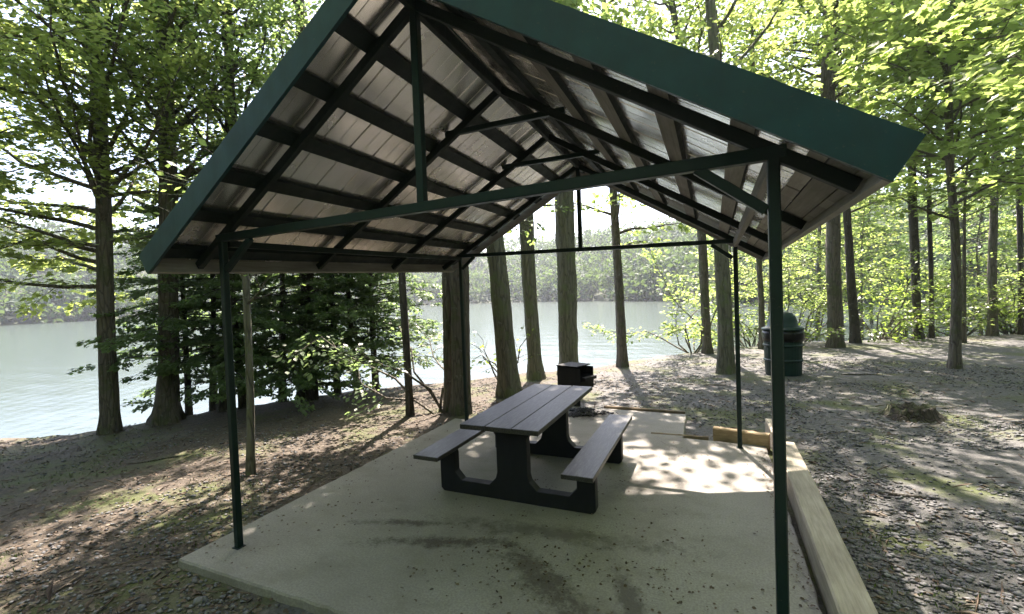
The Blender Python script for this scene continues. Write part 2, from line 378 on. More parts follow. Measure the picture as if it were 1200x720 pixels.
def far_forest():
    n = 2300; th = rng.uniform(-1.45, .55, n); s = shore_r(th); d = rng.uniform(0, 1, n)**1.3*95+1.0; r = s+d
    x = CAM[0]+np.sin(th)*r; y = CAM[1]+np.cos(th)*r; z = gz(x, y)*0-2.2+hill(th, r)
    hgt = rng.uniform(5.5, 10.5, n)*np.where(d < 5, .7, 1); rad = rng.uniform(2.0, 3.6, n); k = 56
    u = rng.normal(size=(n, k, 3)); u /= np.linalg.norm(u, axis=2, keepdims=True); u *= rng.uniform(.6, 1.05, (n, k, 1))
    nb = 900; tb = rng.uniform(.62, 2*math.pi-1.75, nb); rb = rng.uniform(30, 60, nb); xb = CAM[0]+np.sin(tb)*rb; yb = CAM[1]+np.cos(tb)*rb  # unseen ring of clumps added to close the horizon and dim ambient light
    x = np.append(x, xb); y = np.append(y, yb); z = np.append(z, gz(xb, yb)); hgt = np.append(hgt, rng.uniform(8, 15, nb)); rad = np.append(rad, rng.uniform(2, 4, nb)); u = np.concatenate([u, u[:nb]]); n += nb
    base = np.stack([x, y, z+hgt*.55], -1)
    P = base[:, None]+u*np.stack([rad, rad, hgt*.5], -1)[:, None]
    P = P.reshape(-1, 3); N = rng.normal(size=P.shape)+u.reshape(-1, 3); D = rng.normal(size=P.shape)
    o = leaves('far_forest', P, D, N, rng.uniform(.9, 1.9, len(P)), 'rhomb', M['leaf_far']); tag(o, kind='stuff', cat='forest', label='hazy wooded hillside across the lake, plus an unseen ring of woods added round the clearing to block low sky')
far_forest()

# ------------------------------------------------------------------ slab and edging
slab = empty('concrete_pad', (1.8, 1.8, -.1)); tag(slab, 'stained tan concrete pad under the open picnic shelter', 'concrete pad')
def slab_mesh():
    # L-shaped outline with slightly chipped edges, real thickness
    cor = [(-.285, -.28), (3.93, -.28), (3.93, 3.70), (3.02, 3.72), (3.0, 4.88), (1.15, 4.9), (1.13, 3.72), (-.29, 3.70)]
    out = []
    for i, a in enumerate(cor):
        b = cor[(i+1) % len(cor)]; L = math.dist(a, b); k = max(2, int(L/.07)); dx, dy = (b[0]-a[0])/L, (b[1]-a[1])/L
        for j in range(k):
            t = j/k; c = (random.random()**3)*.014 if j else .006
            out.append((a[0]+(b[0]-a[0])*t-dy*c, a[1]+(b[1]-a[1])*t+dx*c))
    bm = bmesh.new(); rings = []
    for (z, ins) in ((-.14, -.012), (-.012, 0.0), (0.0, .010)):
        ring = []
        for i, p in enumerate(out):
            a = out[i-1]; b = out[(i+1) % len(out)]; tx, ty = b[0]-a[0], b[1]-a[1]; l = math.hypot(tx, ty)
            ring.append(bm.verts.new((p[0]-ty/l*ins, p[1]+tx/l*ins, z)))
        rings.append(ring)
    for r1, r2 in zip(rings, rings[1:]):
        for i in range(len(out)):
            j = (i+1) % len(out); bm.faces.new((r1[i], r1[j], r2[j], r2[i]))
    bm.faces.new(rings[-1]); me = bpy.data.meshes.new('slab'); bmesh.ops.translate(bm, verts=bm.verts, vec=(-1.8, -1.8, .1))
    bm.to_mesh(me); bm.free(); o = link('slab', me, slab, (M['concrete'],)); return o
so_ = slab_mesh()
# long border timbers on the right side of the pad
def timber(name, p0, p1, w_, h_, mat, label, seed):
    rnd = random.Random(seed); g = G(); p0 = np.array(p0); p1 = np.array(p1); k = 14; d = (p1-p0)/np.linalg.norm(p1-p0); sd = np.array([d[1], -d[0], 0])
    for i in range(k+1):
        p = p0+(p1-p0)*i/k; j = [rnd.uniform(-.004, .004) for _ in range(8)]
        b = .012
        ring = [(-w_/2, 0), (w_/2, 0), (w_/2, h_-b), (w_/2-b, h_), (-w_/2+b, h_), (-w_/2, h_-b)]
        for q, (a, z) in enumerate(ring): g.v.append(tuple(p+sd*(a+j[q])+np.array([0, 0, z+j[q-1]])))
    for i in range(k):
        for q in range(6):
            q2 = (q+1) % 6; g.f.append((i*6+q, i*6+q2, (i+1)*6+q2, (i+1)*6+q)); g.m.append(0)
    g.f.append(tuple(range(6))); g.f.append(tuple(k*6+q for q in range(6))); g.m += [0, 0]
    o = g.obj(name, mat); o['label'] = label; o['category'] = 'timber'; return o
T1 = timber('border_timber', (4.03, -1.2, -.06), (4.09, 3.45, -.06), .19, .205, M['timber'], 'long bleached square timber lying along the right edge of the concrete pad', 1)
T2 = timber('border_timber', (4.045, 3.47, -.05), (4.03, 4.32, -.05), .10, .215, M['timber'], 'short upright-set grey timber continuing the long border timber toward the trees', 2)
T3 = timber('short_timber', (3.37, 3.83, -.06), (3.965, 3.70, -.06), .09, .20, M['timber_new'], 'short tan timber with a split end lying across the pad corner by the rear post', 3)
T4 = timber('edging_board', (1.75, 4.97, -.04), (2.98, 4.93, -.04), .05, .07, M['trim'], 'thin brown board edging the far end of the pad beyond the table', 4)
T5 = timber('edging_board', (2.62, 3.80, -.05), (3.31, 3.84, -.05), .04, .06, M['trim'], 'thin low board running from the short tan timber toward the table', 5)

# ------------------------------------------------------------------ shelter
SH = empty('picnic_shelter', (1.8, 1.8, 0)); tag(SH, 'open gable-roofed picnic shelter with teal trim and sheet metal roof on thin green posts', 'shelter')
W_, D_ = 3.646, 3.563; MX = W_/2
def zL(y): return 2.385+(2.478-2.385)*y/D_
def zR(y): return 2.446+(2.402-2.446)*y/D_
def zA(y): return 3.60-0.075*y/D_
def roofp(side, s, y, off=0.0):
    """side -1 left, +1 right; s horizontal run from the ridge; off: distance out along the roof normal"""
    zw = zL(y) if side < 0 else zR(y); sl = (zA(y)-zw)/MX; c = 1/math.sqrt(1+sl*sl)
    n = np.array([side*sl*c, 0, c]); return np.array([MX+side*s, y, zA(y)-sl*s])+n*off
def rn(side, y=1.8):
    zw = zL(y) if side < 0 else zR(y); sl = (zA(y)-zw)/MX; c = 1/math.sqrt(1+sl*sl); return np.array([side*sl*c, 0, c])
POST = {'FL': (0, 0, zL(0), 0), 'FR': (W_, 0, zR(0), 0), 'BL': (0, D_, zL(D_), 0), 'BR': (W_, D_-.03, zR(D_), 0)}
for k, (x, y, z, b) in POST.items():
    wd = .048
    p = G().beam((x, y, -.0), (x, y, z-.02), wd, wd, (0, 1, 0)).obj('post', M['green_steel'], SH, bevel=.006)
    G().box(x-.036, x+.036, y-.036, y+.036, 0, .005).obj('base_plate', M['green_steel'], p if False else SH, bevel=.002)
for yy, (a, b) in ((0, ('FL', 'FR')), (D_, ('BL', 'BR'))):
    y = yy+(.0 if yy == 0 else 0)
    wb = .058 if yy == 0 else .05
    G().beam((-.05, y, zL(yy)-.005), (W_+.05, y, zR(yy)-.005), .05, wb).obj('tie_beam', M['green_steel'], SH, bevel=.004)
    G().beam((MX, y, (zL(yy)+zR(yy))/2+.02), (MX, y, zA(yy)-.04), .05, .05, (0, 1, 0)).obj('king_post', M['green_steel'], SH, bevel=.004)
for (x0, y0, x1, y1, zt) in ((0.03, 0, .31, 0, zL(0)), (W_-.03, 0, W_-.31, 0, zR(0)), (.03, D_, .23, D_, zL(D_)), (W_-.03, D_, W_-.25, D_, zR(D_))):
    G().beam((x0, y0, zt-.25+(.05 if abs(x1-x0) < .26 else 0)), (x1, y1, zt-.03), .035, .045).obj('knee_brace', M['green_steel'], SH, bevel=.003)
for i in range(4):
    y = D_*i/3.0
    for sd in (-1, 1):
        a = roofp(sd, .01, y); b = roofp(sd, 2.12, y); G().beam(a, b, .045, .060, rn(sd, y)).obj('rafter', M['green_dark'], SH, bevel=.003)
for y in (1.19, 2.37):
    G().beam((1.28, y, 3.30), (2.37, y, 3.30), .04, .045).obj('collar_tie', M['green_steel'], SH, bevel=.003)
G().beam((.0, .04, zL(0)-.045), (.0, D_-.04, zL(D_)-.045), .05, .05).obj('side_beam', M['green_dark'], SH, bevel=.003)
G().beam((W_-.0, .04, zR(0)-.035), (W_-.0, D_-.06, zR(D_)-.035), .04, .085).obj('side_beam', M['grey_wood'], SH, bevel=.003)
Y0, Y1 = -.335, D_+.29
for sd in (-1, 1):
    for s in (2.04, 1.69, 1.34, .99, .64, .29):
        g = G(); hw = .047; jj = random.uniform(-.012, .012)
        c = []
        for y in (Y0+.022, Y1-.022):
            for ds, of in ((-hw, .033), (hw, .033), (hw, .071), (-hw, .071)): c.append(roofp(sd, s+jj+ds, y, of))
        lo = 1 if sd > 0 and s > .5 else 0
        g.add(c, [(0, 3, 2, 1), (4, 5, 6, 7), (0, 1, 5, 4), (1, 2, 6, 5), (2, 3, 7, 6), (3, 0, 4, 7)], [0, 0, lo, 0, 0, 0])
        g.obj('purlin', (M['green_dark'], M['grey_wood']), SH)
G().beam((MX, Y0+.03, zA(0)+.005), (MX, Y1-.03, zA(D_)+.005), .04, .09).obj('ridge_board', M['green_dark'], SH, bevel=.003)
# metal sheets: ribbed profile running down the slope
def roof_sheet(sd, y0, y1):
    xs = []; pitch = .24; y = y0; prof = []
    k = int(round((y1-y0)/pitch)); 
    for i in range(k):
        a = y0+(y1-y0)*i/k; p = (y1-y0)/k
        prof += [(a, 0), (a+p*.46, 0), (a+p*.475, .002), (a+p*.49, 0), (a+p*.93, 0.0), (a+p*.945, .008), (a+p*.985, .008)]
    prof.append((y1, 0)); g = G(); nS = 9; n = len(prof)
    for lay in (0, 1):
        for i in range(nS):
            s = -.036+(2.135+.036)*i/(nS-1)
            for (yy, h) in prof:
                g.v.append(tuple(roofp(sd, s, yy, .0735+h+lay*.0022+.0035*math.sin(i*2.1+yy*3.0+sd))))
    for lay in (0, 1):
        o = lay*nS*n
        for i in range(nS-1):
            for j in range(n-1):
                q = (o+i*n+j, o+i*n+j+1, o+(i+1)*n+j+1, o+(i+1)*n+j); g.f.append(q); g.m.append(lay)
    for i in range(nS-1):
        for j in (0, n-1):
            a = i*n+j; g.f.append((a, a+n, a+n+nS*n, a+nS*n)); g.m.append(1)
    me = bpy.data.meshes.new('roof_sheet'); off = np.array(SH.location); me.from_pydata((np.array(g.v)-off).tolist(), [], g.f)
    me.polygons.foreach_set('material_index', g.m); me.update(); return link('roof_sheet', me, SH, (M['sheet'], M['sheet_top']))
for sd in (-1, 1):
    L = (Y1-Y0-.05)/4
    for i in range(4): roof_sheet(sd, Y0+.025+i*L, Y0+.025+(i+1)*L+(-.001))
g = G()
for sd in (-1, 1):
    g.add([roofp(sd, -.056, Y0, .112), roofp(sd, -.056, Y1, .112), roofp(sd, .14, Y1, .098), roofp(sd, .14, Y0, .098)], [(0, 1, 2, 3)])
g.obj('ridge_cap', M['sheet_top'], SH)
# fascia: teal outside, bare inside
def board(c8, name, outer, mats, bv=0):
    g = G(); mi = [1]*6; mi[outer] = 0
    g.add(c8, [(0, 3, 2, 1), (4, 5, 6, 7), (0, 1, 5, 4), (1, 2, 6, 5), (2, 3, 7, 6), (3, 0, 4, 7)], mi); return g.obj(name, mats, SH)
for sd in (-1, 1):
    e = 2.155
    for yo, yi in ((Y0-.022, Y0), (Y1+.022, Y1)):
        c = [roofp(sd, 0.0, yo, -.045), roofp(sd, e, yo, -.045), roofp(sd, e, yi, -.045), roofp(sd, 0.0, yi, -.045),
             roofp(sd, 0.0, yo, .122), roofp(sd, e, yo, .122), roofp(sd, e, yi, .122), roofp(sd, 0.0, yi, .122)]
        # meet on the ridge line
        for q in (0, 3, 4, 7): c[q] = np.array([MX, c[q][1], zA(c[q][1])+(-.05 if q in (0, 3) else .14)])
        b = G(); b.add(c, [(0, 3, 2, 1), (4, 5, 6, 7), (0, 1, 5, 4), (1, 2, 6, 5), (2, 3, 7, 6), (3, 0, 4, 7)], [0, 0, 0, 0, 1, 0])
        b.obj('rake_fascia', (M['teal'], M['grey_wood_x']), SH)
    segs = ((Y0, Y1),) if sd < 0 else ((Y0, .72), (.725, 2.3), (2.305, Y1))
    for (a, bb) in segs:
        c = []
        for of in (-.045, .118):
            for (s, y) in ((e-.022, a), (e, a), (e, bb), (e-.022, bb)): c.append(roofp(sd, s, y, of))
        b = G(); b.add(c, [(0, 3, 2, 1), (4, 5, 6, 7), (0, 1, 5, 4), (1, 2, 6, 5), (2, 3, 7, 6), (3, 0, 4, 7)], [1, 0, 1, 0, 1, 1])
        b.obj('eave_fascia', (M['teal'], M['pale_wood']), SH)
# right overhang: short weathered boards under the sheets
y = Y0+.03; rr = random.Random(3)
rows = ((2.092, 2.131), (1.78, 1.90))
for (s0, s1), st in (((1.925, 1.988), 0), ((2.092, 2.130), .1)):
    y = Y0+.03
    while y < Y1-.1:
        L = rr.uniform(.16, .34); y2 = min(y+L, Y1-.03); o = rr.uniform(.026, .036)
        c = []
        for of in (o, o+.02):
            for (s, yy) in ((s0, y), (s1, y), (s1, y2-.006), (s0, y2-.006)): c.append(roofp(1, s, yy, of))
        G().add(c, [(0, 3, 2, 1), (4, 5, 6, 7), (0, 1, 5, 4), (1, 2, 6, 5), (2, 3, 7, 6), (3, 0, 4, 7)]).obj('soffit_board', M['pale_wood'], SH)
        y = y2

# ------------------------------------------------------------------ picnic table
TB = empty('picnic_table', (1.70, 2.05, 0)); tag(TB, 'dark plank picnic table with two attached benches standing on the concrete pad', 'picnic table')
TC = 1.70
for i in range(3):
    x = TC-.37+i*.248; a = random.uniform(-.004, .004)
    G().box(x, x+.242, 1.14, 2.98+a, .708, .75).obj('tabletop_plank', M['plank'], TB, bevel=.004)
for sd, nm in ((-1, 'left'), (1, 'right')):
    x = TC+sd*.70; G().box(x-.13, x+.13, 1.07, 2.93, .412, .45).obj('bench_seat', M['plank'], TB, bevel=.004)
def end_frame(y):
    t = .095; half = [(.76, .03), (.76, .37), (.745, .41), (.62, .41), (.60, .37), (.60, .20), (.53, .125), (.235, .125), (.165, .195), (.15, .25), (.15, .58), (.20, .66), (.30, .67), (.31, .705)]
    pts = [(a, b) for a, b in half]; pts = [(.73, 0)]+pts
    full = pts+[(-a, b) for a, b in reversed(pts)]
    g = G(); n = len(full)
    for yy in (y, y+t):
        for a, b in full: g.v.append((TC+a, yy, b))
    g.f = [tuple(range(n)), tuple(range(n, 2*n))]+[(i, (i+1) % n, n+(i+1) % n, n+i) for i in range(n)]; g.m = [0]*len(g.f)
    return g.obj('end_frame', M['frame'], TB, bevel=.006)
end_frame(1.40); end_frame(2.60)
for (x0, x1) in ((TC-.06, TC+.06),): G().box(x0, x1, 1.497, 2.598, .60, .704).obj('stretcher', M['frame'], TB, bevel=.004)

# ------------------------------------------------------------------ grill on its pedestal
gx, gy = 1.30, 4.95; g0 = float(gz(gx, gy))
GR = empty('charcoal_grill', (gx, gy, g0)); tag(GR, 'sooty black iron park grill on a pedestal beyond the far end of the table', 'grill')
ang = -.35; ca, sa = math.cos(ang), math.sin(ang)
def gb(name, x0, x1, y0, y1, z0, z1, bv=.004, mat='iron'):
    z1 -= .09; z0 -= .09 if z0 > .3 else 0
    g = G().box(x0, x1, y0, y1, z0, z1); g.v = [(gx+p[0]*ca-p[1]*sa, gy+p[0]*sa+p[1]*ca, p[2]) for p in g.v]; return g.obj(name, M[mat], GR, bevel=bv)
gb('pedestal', -.045, .045, -.045, .045, g0-.05, .40)
gb('firebox_floor', -.24, .22, -.19, .19, .40, .412, .002)
gb('firebox_back', -.24, -.23, -.19, .19, .412, .76, .002); gb('firebox_side', -.229, .22, -.19, -.18, .412, .74, .002); gb('firebox_side', -.229, .22, .18, .19, .412, .74, .002)
gb('front_lip', .21, .22, -.179, .179, .412, .53, .002); gb('hood_plate', -.25, .16, -.20, .20, .76, .775, .002)
gb('ash_tray', .221, .30, -.16, .16, .55, .60, .002)
for i in range(9): gb('grate_bar', -.228, .22, -.165+i*.041, -.157+i*.041, .60, .612, .001)

# ------------------------------------------------------------------ trash bin
bp = on_ground(918, 438); bx, by, bz = bp[0], bp[1], float(gz(bp[0], bp[1]))
BN = empty('trash_bin', (bx, by, bz)); tag(BN, 'dark green barrel trash bin with domed lid and black liner behind the front right post', 'trash bin')
def lathe(prof, n=28, wob=0, seed=0, ox=0, oy=0):
    g = G(); rr = random.Random(seed); ph = [rr.uniform(0, 6) for _ in range(4)]
    for (r_, z) in prof:
        for j in range(n):
            a = 2*math.pi*j/n; q = r_*(1+wob*(math.sin(3*a+ph[0])+math.sin(7*a+ph[1]+z*20)*.6))
            g.v.append((bx+ox+q*math.cos(a), by+oy+q*math.sin(a), bz+z))
    for i in range(len(prof)-1):
        for j in range(n):
            j2 = (j+1) % n; g.f.append((i*n+j, i*n+j2, (i+1)*n+j2, (i+1)*n+j)); g.m.append(0)
    g.f.append(tuple(range(n))); g.f.append(tuple((len(prof)-1)*n+j for j in range(n))); g.m += [0, 0]; return g
lathe([(.34, -.02), (.345, .02), (.355, .28), (.375, .30), (.375, .32), (.358, .34), (.365, .60), (.385, .62), (.385, .64), (.368, .66), (.372, .90)], 32).obj('barrel', M['bin'], BN, smooth=False)
lathe([(.385, .72), (.40, .80), (.405, .88), (.39, .95)], 32, .012, 4).obj('liner_bag', M['bag'], BN, smooth=True)
lathe([(.40, .955), (.41, .97), (.40, 1.0), (.34, 1.02), (.29, 1.05), (.275, 1.16), (.25, 1.24), (.19, 1.31), (.10, 1.345), (.02, 1.355)], 32).obj('dome_lid', M['bin'], BN, smooth=True)

# ------------------------------------------------------------------ stump
sp = on_ground(1068, 490); sx, sy = sp[0], sp[1]; sz = float(gz(sx, sy))
def stump():
    g = G(); n = 40; prof = [(.42, -.06), (.35, .02), (.29, .07), (.26, .12), (.25, .15)]; rr = random.Random(5); top = [rr.uniform(-.03, .035) for _ in range(n)]
    for i, (r_, z) in enumerate(prof):
        for j in range(n):
            a = 2*math.pi*j/n; q = r_*(1+.10*math.sin(5*a+.6)*(1-i/6)+.05*math.sin(11*a)+rr.uniform(-.02, .02)); g.v.append((sx+q*math.cos(a), sy+q*.85*math.sin(a), sz+z+(top[j] if i == len(prof)-1 else 0)))
    for i in range(len(prof)-1):
        for j in range(n): j2 = (j+1) % n; g.f.append((i*n+j, i*n+j2, (i+1)*n+j2, (i+1)*n+j)); g.m.append(0)
    k = len(g.v)
    for q, zz in ((.17, .11), (.07, .08)):
        for j in range(n): a = 2*math.pi*j/n; g.v.append((sx+q*math.cos(a), sy+q*.85*math.sin(a), sz+zz+rr.uniform(-.02, .03)))
    for base, nx in ((k-n, k), (k, k+n)):
        for j in range(n): j2 = (j+1) % n; g.f.append((base+j, base+j2, nx+j2, nx+j)); g.m.append(0)
    g.f.append(tuple(k+n+j for j in range(n))); g.m.append(0)
    tag(g.obj('tree_stump', M['rot'], smooth=True), 'low rotten tree stump with mossy foot in the gravel on the right', 'tree stump')
stump()

# ------------------------------------------------------------------ trees
def unit(v): return v/(np.linalg.norm(v)+1e-9)
class Tree:
    def __init__(s, seed): s.g = G(); s.P = []; s.D = []; s.N = []; s.S = []; s.r = np.random.default_rng(seed)
    def limb(s, p, d, L, r0, up_=.15, crook=.10, droop=.0, side=5, leaf=.11, per=12, tw=.55, start=.3, flat=.35, twigr=True):
        r = s.r; n = max(4, int(L/.45)); pts = [p]; q = p.copy(); dd = unit(d)
        for i in range(n):
            dd = unit(dd+r.normal(0, crook, 3)+np.array([0, 0, up_*.25-droop*.35*i/n])); q = q+dd*L/n; pts.append(q)
        pts = np.array(pts); rad = np.linspace(r0, .006, len(pts)); s.g.tube(pts, rad, 5, cap=False)
        nt_ = max(3, int(L*3.2)); seg = np.linspace(start, 1, nt_)
        for k, t in enumerate(seg):
            f = t*(len(pts)-1); i = min(int(f), len(pts)-2); b = pts[i]*(1-(f-i))+pts[i+1]*(f-i); ax = unit(pts[i+1]-pts[i])
            lat = unit(np.cross(ax, (0, 0, 1))); sg = 1 if k % 2 else -1
            td = unit(ax*.7+lat*sg*r.uniform(.5, 1.1)+np.array([0, 0, r.normal(0, flat*.6)-droop*.3])); tl = tw*(1.25-t*.6)*r.uniform(.7, 1.35)
            if twigr: s.g.tube(np.array([b, b+td*tl*.5+np.array([0, 0, .02]), b+td*tl]), np.array([.008, .006, .003]), 3, cap=False)
            m_ = max(3, int(per*tl/tw)); u = r.uniform(.12, 1.08, m_)
            lt = unit(np.cross(td, (0, 0, 1))); sidev = r.choice([-1, 1], m_)[:, None]
            pos = b+td*tl*u[:, None]+lt*sidev*r.uniform(0, leaf*1.3, m_)[:, None]+r.normal(0, leaf*flat, (m_, 3))
            dr = td+lt*sidev*r.uniform(.3, 1.2, m_)[:, None]+r.normal(0, .3, (m_, 3))+np.array([0, 0, -.25])
            nn = np.array([0, 0, 1.])+r.normal(0, .42, (m_, 3))
            s.P.append(pos); s.D.append(dr); s.N.append(nn); s.S.append(leaf*r.uniform(.65, 1.25, m_))
    def trunk(s, pts, rad, n=16, flare=1.5):
        pts = np.array(pts, float); rad = np.array(rad, float); L = np.concatenate([[0], np.cumsum(np.linalg.norm(np.diff(pts, axis=0), axis=1))])
        k = max(8, int(L[-1]/.22)); t = np.linspace(0, 1, k)**1.25*L[-1]
        P = np.stack([np.interp(t, L, pts[:, i]) for i in range(3)], -1)
        for _ in range(2): P[1:-1] = (P[:-2]+P[1:-1]*2+P[2:])/4
        rr = np.interp(t, L, rad); rr = rr*(1+(flare-1)*np.exp(-t/.22)); s.axis = P; s.rr = rr
        b = len(s.g.v); ph = s.r.uniform(0, 6, 6)
        for i in range(k):
            fl = np.exp(-t[i]/.3)
            for j in range(n):
                a = 2*math.pi*j/n; q = rr[i]*(1+.22*fl*math.sin(5*a+ph[0])+.05*math.sin(2*a+ph[1]+t[i]*.7)+.035*math.sin(7*a+ph[2]+t[i]*1.3)+.03*math.sin(4*a+ph[3]+t[i]*5.1)+.03*math.sin(a+ph[4]-t[i]*2.3)+.02*math.sin(9*a+ph[5]+t[i]*9)+s.r.normal(0, .014))
                s.g.v.append((P[i][0]+q*math.cos(a), P[i][1]+q*math.sin(a), P[i][2]+(-.15 if i == 0 else 0)))
        for i in range(k-1):
            for j in range(n): j2 = (j+1) % n; s.g.f.append((b+i*n+j, b+i*n+j2, b+(i+1)*n+j2, b+(i+1)*n+j)); s.g.m.append(0)
    def at(s, z):
        return np.array([np.interp(z, s.axis[:, 2], s.axis[:, i]) for i in range(2)]+[z]), float(np.interp(z, s.axis[:, 2], s.rr))
    def finish(s, name, bark, leafmat, kind, label, cat, group, base, crown='crown'):
        root = empty(name, tuple(float(v) for v in base)); tag(root, label, cat, group)
        t = s.g.obj('trunk', M[bark], root); t.data.polygons.foreach_set('use_smooth', [True]*len(t.data.polygons))
        if s.P: leaves(crown, np.concatenate(s.P), np.concatenate(s.D), np.concatenate(s.N), np.concatenate(s.S), kind, M[leafmat], root, off=tuple(base))
        return root
def axis_from_pixels(pix, H):
    b = on_ground(*pix[0]); b[2] = float(gz(b[0], b[1])); dp = hdepth(b); pts = [b]
    for (u, v) in pix[1:]: pts.append(sight(u, v, dp))
    d = unit(pts[-1]-pts[0]); d = unit(d*.5+np.array([0, 0, .5]))
    if pts[-1][2] < H: pts.append(pts[-1]+d*(H-pts[-1][2])/d[2])
    return b, dp, pts
def tall_tree(seed, pix, w0, w1, H, label, bark='bark', leafm='leaf_oak', kind='rhomb', zlo=6, nl=26, L=(2.2, 4.2), leaf=.15, per=26, group='tall trees round the shelter', name='tall_tree', ztop=11.0, low=(), flare=1.3, cat='tree', vis=True):
    b, dp, pts = axis_from_pixels(pix, H); T = Tree(seed)
    ob = FPX/math.hypot(FPX, pix[0][0]-600); rb = .86*ob*w0*dp/FPX/2; rt_ = ob*w1*dp/FPX/2; zs = [p[2] for p in pts]; zt = pts[len(pix)-1][2]
    rad = [max(.03, rb+(rt_-rb)*min(1, (z-zs[0])/(zt-zs[0]))) for z in zs]
    if len(pts) > len(pix): rad[-1] = .04
    T.trunk(pts, rad, flare=flare)
    zt2 = min(H-.5, ztop)
    for i in range(nl+5):
        t = (i+.5)/nl; z = zlo+(zt2-zlo)*t if i < nl else zt2+(H-.5-zt2)*(i-nl+.5)/5; t = min(t, .9); p, rr = T.at(z); a = i*2.4+T.r.uniform(-.5, .5)
        Ln = T.r.uniform(*L)*(1.0-.55*t**2); T.limb(p, np.array([math.cos(a), math.sin(a), T.r.uniform(.3, 1.1)]), Ln, min(.045, rr*.45), .2, .17, leaf=leaf*1.15, per=per, tw=.75, start=.22, flat=.8)
    for (z, a, Ln, sl) in low:
        p, rr = T.at(z); T.limb(p, np.array([math.cos(a), math.sin(a), sl]), Ln, min(.045, rr*.4), .1, .14, .4, leaf=.115 if leaf < .13 else leaf*.8, per=max(20, int(per*.75)), tw=.65, start=.15)
    return T.finish(name, bark, leafm, kind, label, cat, group, b)

